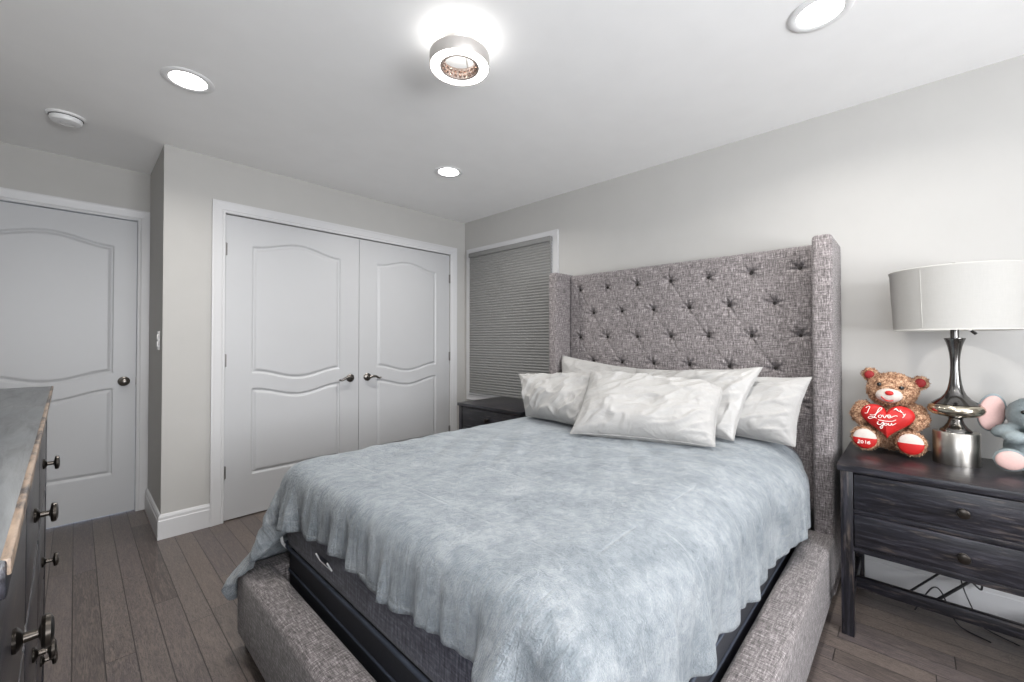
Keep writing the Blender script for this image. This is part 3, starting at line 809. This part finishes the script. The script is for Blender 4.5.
me = bpy.data.meshes.new('blanket'); me.from_pydata(V, [], F); me.update()
uv = me.uv_layers.new(name='UVMap')
for p in me.polygons:
    for li in p.loop_indices:
        k = me.loops[li].vertex_index; i, j = divmod(k, CNY)
        uv.data[li].uv = (UU[i, j], VV[i, j])
bl = link('blanket', me, M['blanket'], auto=False)
tag(bl, 'blue-grey plush blanket spread over the bed and hanging over its edges', 'blanket')
sd = bl.modifiers.new('sub', 'SUBSURF'); sd.levels = sd.render_levels = 1
so = bl.modifiers.new('thick', 'SOLIDIFY'); so.thickness = .007; so.offset = 1

# ------------------------------------------------------------------ pillows
def pillow(TL, TR, BR, BL_, T, mat, label, seed, wr=.006, sag=.25, nu=84, nv=56, rr=0):
    TL, TR, BR, BL_ = map(Vector, (TL, TR, BR, BL_))
    rnd = random.Random(seed); ph = [rnd.uniform(0, 6.28) for _ in range(8)]; kk = [rnd.uniform(7, 11) for _ in range(8)]
    nrm = ((TR-TL)+(BR-BL_)).cross((TL-BL_)+(TR-BR)).normalized()
    if nrm.x > 0: nrm = -nrm
    W_ = (TR-TL).length; Hh = (TL-BL_).length
    org = (TL+TR+BR+BL_)/4
    V = []; idx = {}
    def P(s, t, side):
        u, v = (s+1)/2, (t+1)/2
        # sides pulled in between the corner ears
        si = s*(1-.055*(1-t*t)*abs(s)**2); ti = t*(1-.075*(1-s*s)*abs(t)**2)
        if rr: si -= rr*.55*max(0, s)**3*max(0, t)**4; ti -= rr*1.0*max(0, t)**3*max(0, s)**4
        u, v = (si+1)/2, (ti+1)/2
        p = (BL_*(1-u)+BR*u)*(1-v)+(TL*(1-u)+TR*u)*v
        e = max(0, (1-abs(s)**3.2))*max(0, (1-abs(t)**2.8))
        h = T*(e**.55)*(1-sag*t)*.5
        q = Vector((s*W_/2, t*Hh/2, side*3.1+seed))
        wv = 0
        for c, (cs, ct) in enumerate(((-1, 1), (1, 1), (1, -1), (-1, -1))):
            dx, dy = (s-cs)*W_/2, (t-ct)*Hh/2; r = math.hypot(dx, dy); an = math.atan2(dy, dx)
            an += .5*noise.noise(Vector((r*9, an*1.2, seed+c)))
            wv += math.sin(an*kk[c]+ph[c])*math.exp(-r/.17)*min(1, r/.05)
        n1 = noise.noise(q*6)*.8; rg = 1-abs(noise.noise(Vector((q.x*3+q.y*5, q.y*12-q.x*6, q.z)))*2)
        rg2 = 1-abs(noise.noise(Vector((q.x*9-q.y*10, q.y*5+q.x*4, q.z+9)))*2)
        d = wr*(wv*1.0+n1*2.0+rg**4*2.2+rg2**5*1.6)*(.35+.65*min(1, e*2.2))
        d *= min(1, (1-abs(s))*14)*min(1, (1-abs(t))*14)
        return p+nrm*side*(h+(d if side > 0 else d*.5))+nrm*(.012*noise.noise(Vector((s*2.2, t*2.2, seed))))
    grid = {}
    for side in (1, -1):
        for i in range(nu+1):
            for j in range(nv+1):
                s = -1+2*i/nu; t = -1+2*j/nv
                s = math.sin(s*PI/2)*.35+s*.65; t = math.sin(t*PI/2)*.35+t*.65
                if side < 0 and (i in (0, nu) or j in (0, nv)): grid[(side, i, j)] = grid[(1, i, j)]; continue
                grid[(side, i, j)] = len(V); V.append(P(s, t, side)-org)
    F = []
    for side in (1, -1):
        for i in range(nu):
            for j in range(nv):
                f = [grid[(side, i, j)], grid[(side, i+1, j)], grid[(side, i+1, j+1)], grid[(side, i, j+1)]]
                F.append(f if side > 0 else f[::-1])
    me = bpy.data.meshes.new('pillow'); me.from_pydata(V, [], F); me.update()
    bm = bmesh.new(); bm.from_mesh(me); bmesh.ops.recalc_face_normals(bm, faces=bm.faces[:]); bm.to_mesh(me); bm.free()
    o = link('pillow', me, mat, auto=False); o.location = org
    ed = [Vector(V[grid[(1, i, 0)]]) for i in range(nu+1)]+[Vector(V[grid[(1, nu, j)]]) for j in range(1, nv+1)]+[Vector(V[grid[(1, i, nv)]]) for i in range(nu-1, -1, -1)]+[Vector(V[grid[(1, 0, j)]]) for j in range(nv-1, -1, -1)]
    link('seam', tube(bmesh.new(), ed[::2]+[ed[0]], .0022, 6), mat, o)
    tag(o, label, 'pillow', 'white pillows against the headboard'); return o
pillow((2.47, 1.02, 1.02), (2.35, .335, 1.05), (2.25, .385, .738), (2.25, 1.00, .752), .18, M['cotton'], 'white pillow at the right end, upright against the headboard wing', 3, .0045)
pillow((2.47, 1.858, 1.112), (2.48, 1.13, 1.030), (2.37, 1.10, .752), (2.37, 1.84, .752), .12, M['cotton'], 'white pillow in the back row with its peaked corner up at the left', 11, .004)
pillow((2.36, 1.22, 1.045), (2.30, .525, 1.090), (2.12, .605, .752), (2.16, 1.22, .752), .13, M['satin'], 'shiny white satin pillow tucked between the front pillow and the right one', 23, .005)
pillow((2.02, 1.880, 1.000), (2.15, 1.29, 1.035), (1.86, 1.24, .755), (1.94, 1.74, .752), .16, M['cotton'], 'crumpled white pillow at the front left, lying toward the window side', 31, .008)
pillow((2.08, 1.355, 1.045), (2.165, .640, 1.015), (1.945, .630, .750), (1.725, 1.250, .752), .18, M['cotton'], 'large white pillow lying in front in the middle of the bed', 42, .0065, rr=.16)

# ------------------------------------------------------------------ table lamp on the right nightstand
lp = empty('table_lamp', (2.553, -.130, .705), label='table lamp with smoked metal stem and wide off-white drum shade', cat='table lamp')
link('base', lathe(bmesh.new(), [(0, 0), (.070, 0), (.0705, .002), (.0705, .132), (.069, .134), (0, .134)], n=64), M['nickel'], lp)
link('neck', lathe(bmesh.new(), [(0, .134), (.050, .134), (.048, .140), (.036, .152), (.026, .168), (.0215, .184), (.024, .190), (.033, .195), (0, .196)], n=48), M['chrome'], lp)
link('disc', lathe(bmesh.new(), [(0, .194), (.040, .195), (.070, .203), (.083, .214), (.0868, .226), (.084, .238), (.076, .247), (.060, .251), (0, .252)], n=64), M['gold'], lp)
link('stem', lathe(bmesh.new(), [(0, .250), (.074, .250), (.066, .256), (.046, .271), (.033, .288), (.025, .308), (.0198, .335), (.0165, .365), (.0148, .40), (.0150, .43), (.0175, .46), (.0215, .485), (.0265, .505), (.0325, .521), (.0325, .524), (.020, .526), (0, .527)], n=48), M['chrome'], lp)
link('tube', lathe(bmesh.new(), [(0, .524), (.0135, .524), (.0135, .585), (.010, .588), (0, .588)], n=24), M['chrome'], lp)
link('shade', lathe_open([(.1915, .556), (.1905, .558), (.1895, .562), (.1910, .566), (.2030, .803), (.2055, .807), (.2060, .812), (.2035, .814), (.2010, .811), (.2000, .804), (.1870, .562), (.1885, .556)], 96), M['shade'], lp)
a0 = math.atan2(.134, -2.553)-R(28)
bm = bmesh.new(); ca, sa = math.cos(a0), math.sin(a0)
tube(bm, [(.1912*ca, .1912*sa, .566), (.2032*ca, .2032*sa, .804)], .0012, 6)
link('shade_seam', bm, M['shade'], lp)
bm = bmesh.new()
for k in range(3):
    a = 2*PI*k/3+.5; tube(bm, [(.008*math.cos(a), .008*math.sin(a), .80), (.197*math.cos(a), .197*math.sin(a), .80)], .0018, 6)
tube(bm, [(0, 0, .585), (0, 0, .822)], .004, 8)
link('shade_frame', bm, M['nickel'], lp)
link('bulb', lathe(bmesh.new(), [(0, .588), (.013, .590), (.014, .615), (.022, .635), (.030, .660), (.028, .685), (.015, .702), (0, .706)], n=24), M['plastic'], lp)
bm = tube(bmesh.new(), [(-.010, -.004, .578), (-.032, -.046, .553)], .0045, 10); sw_ = link('switch', bm, M['plastic'], lp)
link('switch_tip', tube(bmesh.new(), [(-.032, -.046, .553), (-.038, -.058, .540)], .0056, 10), M['dark_plastic'], sw_)
link('finial', lathe(bmesh.new(), [(0, .820), (.008, .822), (.010, .832), (.004, .842), (0, .843)], n=16), M['nickel'], lp)

# ------------------------------------------------------------------ plush toys
def rot(ax, ay, az): return Matrix.Rotation(az, 4, 'Z') @ Matrix.Rotation(ay, 4, 'Y') @ Matrix.Rotation(ax, 4, 'X')
def plush_body(name, blobs, mat, parent, vox, disp=0, tufts=0, tl=.006, seed=1, keep=None):
    bm = bmesh.new()
    for c, r, *q in blobs: ball(bm, c, r, q[0] if q else None, 3)
    o = link(name, bm, mat, parent, auto=False)
    m = o.modifiers.new('fuse', 'REMESH'); m.mode = 'VOXEL'; m.voxel_size = vox
    m2 = o.modifiers.new('sm', 'SMOOTH'); m2.factor = .6; m2.iterations = 5
    bpy.context.view_layer.update(); dg = bpy.context.evaluated_depsgraph_get()
    me = bpy.data.meshes.new_from_object(o.evaluated_get(dg)); o.modifiers.clear()
    rnd = random.Random(seed)
    if disp:
        for v in me.vertices: v.co += v.normal*disp*(noise.noise(v.co*120)+.6*noise.noise(v.co*300))
    if tufts:
        bm = bmesh.new(); bm.from_mesh(me); bm.faces.ensure_lookup_table(); fs = list(bm.faces); nf = len(fs)
        for _ in range(tufts):
            f = fs[rnd.randrange(nf)]; c = f.calc_center_median(); n = f.normal
            if keep and not keep(c): continue
            tdir = (n*.8+Vector((rnd.uniform(-.7, .7), rnd.uniform(-.7, .7), rnd.uniform(-.9, .4)))).normalized()
            sdv = tdir.cross(n); sdv = (sdv.normalized() if sdv.length > .01 else n.orthogonal().normalized())*rnd.uniform(.0010, .0020)
            L = tl*rnd.uniform(.6, 1.3)
            v = [bm.verts.new(p) for p in (c-sdv, c+sdv, c+tdir*L*.6+sdv*.7+n*.001, c+tdir*L)]
            bm.faces.new((v[0], v[1], v[2], v[3]))
        bm.to_mesh(me); bm.free()
    me.materials.clear(); me.materials.append(mat); me.shade_smooth(); o.data = me
    return o
def text_curve(parent, name, strokes, place, r, mat):
    bm = bmesh.new()
    for st in strokes: tube(bm, [place(p) for p in smooth_path([(x, y, 0) for x, y in st], 5)], r, 5)
    return link(name, bm, mat, parent)

bear = empty('teddy_bear', (2.612, .080, .713), PI+R(-2), label='brown teddy bear holding a red I Love You heart on the right nightstand', cat='plush toy')
# local: +x faces the room, +y is the right side of the picture
bear.scale = (1.06, 1.06, 1.06)
HT = Matrix.Translation((0, 0, .20)) @ Matrix.Rotation(R(-9), 4, 'X') @ Matrix.Translation((0, 0, -.20))
B = [((-.015, 0, .095), (.070, .078, .095)), ((-.005, 0, .262), (.076, .086, .076)), ((.018, 0, .250), (.060, .070, .058)),
     ((-.01, -.082, .315), (.018, .030, .030)), ((-.01, .082, .312), (.018, .030, .030)),
     ((.030, -.098, .150), (.034, .030, .040)), ((.005, -.085, .172), (.035, .034, .036)), ((.050, -.085, .128), (.026, .026, .026)),
     ((.030, .098, .150), (.034, .030, .040)), ((.005, .085, .172), (.035, .034, .036)), ((.050, .085, .128), (.026, .026, .026)),
     ((.035, -.064, .050), (.050, .042, .042)), ((.082, -.072, .054), (.028, .050, .052)),
     ((.035, .064, .050), (.050, .042, .042)), ((.082, .072, .054), (.028, .050, .052))]
B = [(tuple(HT @ Vector(b_[0])),)+tuple(b_[1:]) if 0 < k_ < 5 else b_ for k_, b_ in enumerate(B)]
plush_body('body', B, M['fur'], bear, .0055, .003, 9000, .008, 5)
for s_ in (-1, 1):
    link('ear_lining', ball(bmesh.new(), HT @ Vector((.006, s_*.083, .313)), (.008, .018, .019)), M['dark_red'], bear, auto=False)
    link('eye', ball(bmesh.new(), HT @ Vector((.066, s_*.036-.004, .284)), (.008, .0085, .0085)), M['eye'], bear, auto=False)
link('muzzle', ball(bmesh.new(), HT @ Vector((.070, -.002, .244)), (.030, .044, .030)), M['cream'], bear, auto=False)
link('nose', ball(bmesh.new(), HT @ Vector((.099, -.001, .257)), (.009, .014, .010)), M['red'], bear, auto=False)
link('mouth', tube(bmesh.new(), smooth_path([HT @ Vector(q_) for q_ in ((.096, -.024, .236), (.100, -.010, .226), (.099, .004, .224), (.096, .016, .229))], 5), .0022, 6), M['red'], bear)
# heart cushion
def heart(k=64, nl=9):
    bm = bmesh.new(); rings = []
    def out(a):
        x = 16*math.sin(a)**3; y = 13*math.cos(a)-5*math.cos(2*a)-2*math.cos(3*a)-math.cos(4*a)
        return x/17*.079, y/17*.072
    for side in (1, -1):
        for l in range(nl+1):
            f = math.cos(l/nl*PI/2) ; hgt = math.sin(l/nl*PI/2)**.9*.030*side
            if side < 0 and l == 0: rings.append(rings[0]); continue
            rings.append([bm.verts.new((hgt, out(2*PI*i/k)[0]*f, out(2*PI*i/k)[1]*f+(1-f)*.008)) for i in range(k)])
    for base in (0, nl+1):
        for a, b in zip(rings[base:base+nl], rings[base+1:base+nl+1]):
            for i in range(k): bm.faces.new((a[i], a[(i+1) % k], b[(i+1) % k], b[i]))
    bmesh.ops.remove_doubles(bm, verts=bm.verts[:], dist=.0004)
    return bm
HC = Vector((.094, 0, .146)); HR = Matrix.Rotation(R(-8), 4, 'Y') @ Matrix.Scale(1.16, 4)
hm = heart()
for v in hm.verts: v.co = HR @ v.co + HC
ht = link('heart', hm, M['red'], bear, auto=False)
def on_heart(p):
    y, z = p[0], p[1]; q = max(0, 1-(y/.079)**2-(z/.075)**2)
    return HR @ Vector((.030*min(1, math.sqrt(q)*1.1)+.0012, y, z)) + HC
LET = [[(-.058, .034), (-.050, .040), (-.046, .038), (-.050, .026), (-.053, .016), (-.060, .014)],
       [(-.045, .010), (-.034, .010), (-.022, .022), (-.012, .036), (-.018, .038), (-.026, .020), (-.032, .004), (-.044, -.004), (-.050, -.001), (-.042, .004), (-.026, -.001)],
       [(-.018, .012), (-.022, .006), (-.017, .002), (-.012, .008), (-.016, .013)], [(-.010, .013), (-.005, .003), (.001, .013), (.004, .013)],
       [(.004, .007), (.012, .011), (.008, .015), (.003, .010), (.007, .004), (.017, .010), (.024, .014), (.030, .013)],
       [(-.022, -.006), (0, -.008), (.016, -.006), (.026, .000)],
       [(-.022, -.012), (-.024, -.020), (-.016, -.022), (-.008, -.012), (-.010, -.030), (-.014, -.036), (-.016, -.030), (-.006, -.020)],
       [(-.003, -.015), (-.006, -.020), (-.001, -.023), (.003, -.018), (-.003, -.015)], [(.006, -.014), (.006, -.021), (.012, -.020), (.014, -.013), (.016, -.020), (.026, -.012)],
       [(.020, .034), (.026, .040), (.030, .034), (.024, .038), (.034, .030)], [(.036, .036), (.040, .028), (.034, .032), (.044, .026)], [(.044, .024), (.046, .018), (.050, .024), (.046, .014), (.042, .010)]]
text_curve(ht, 'lettering', LET, on_heart, .0014, M['white_thread'])
for s_ in (-1, 1):
    fc = Vector((.103, s_*.072, .054))
    up_ = bmesh.new(); ball(up_, fc, (.012, .040, .042), sub=4)
    pad = link('foot_pad', up_, M['cream'], bear, auto=False)
    lo = bmesh.new(); ball(lo, fc+Vector((.0008, 0, 0)), (.0125, .0408, .0428), sub=4)
    bmesh.ops.bisect_plane(lo, geom=lo.verts[:]+lo.edges[:]+lo.faces[:], plane_co=fc+Vector((0, 0, .004)), plane_no=(0, 0, 1), clear_outer=True)
    red = link('red_patch', lo, M['red'], pad, auto=False)
    if s_ < 0:
        def pl(p, fc=fc): return fc+Vector((.0125, p[0], p[1]))
        text_curve(pad, 'embroidered_date', [[(-.022, -.010), (-.018, -.007), (-.015, -.011), (-.023, -.020), (-.014, -.020)],
            [(-.008, -.008), (-.012, -.014), (-.008, -.020), (-.004, -.014), (-.008, -.008)], [(.002, -.009), (.004, -.007), (.004, -.020)],
            [(.018, -.008), (.011, -.012), (.011, -.019), (.017, -.019), (.018, -.014), (.012, -.014)]], pl, .0014, M['white_thread'])

el = empty('toy_elephant', (2.590, -.338, .711), PI+R(4), label='grey blue plush elephant with pink ears, cut by the right edge of the picture', cat='plush toy')
E = [((-.01, 0, .085), (.062, .075, .090)), ((.012, 0, .215), (.072, .072, .070)), ((.052, 0, .200), (.040, .050, .046)),
     ((.085, 0, .180), (.030, .028, .036)), ((.098, 0, .150), (.024, .023, .034)), ((.110, 0, .122), (.024, .021, .026)),
     ((.035, -.078, .150), (.032, .040, .026), rot(R(25), 0, 0)), ((.070, -.055, .132), (.034, .036, .026)), ((.035, .078, .150), (.032, .040, .026), rot(R(-25), 0, 0)), ((.070, .055, .132), (.034, .036, .026)),
     ((.045, -.060, .046), (.058, .042, .042)), ((.095, -.075, .048), (.026, .046, .044)), ((.045, .060, .046), (.058, .042, .042)), ((.095, .075, .048), (.026, .046, .044))]
plush_body('body', E, M['elephant'], el, .006, .0012, 2500, .003, 9)
for s_ in (-1, 1):
    m_ = rot(R(8)*s_, 0, R(-22)*s_)
    ear = link('ear', ball(bmesh.new(), (-.012, s_*.104, .214), (.012, .048, .078), m_, 4), M['elephant'], el, auto=False)
    link('ear_lining', ball(bmesh.new(), (-.004, s_*.105, .212), (.011, .043, .071), m_, 4), M['pink'], ear, auto=False)
    link('foot_pad', ball(bmesh.new(), (.112, s_*.077, .048), (.013, .040, .036)), M['pink'], el, auto=False)
    link('eye', ball(bmesh.new(), (.073, s_*.036, .232), (.006, .007, .008)), M['eye'], el, auto=False)
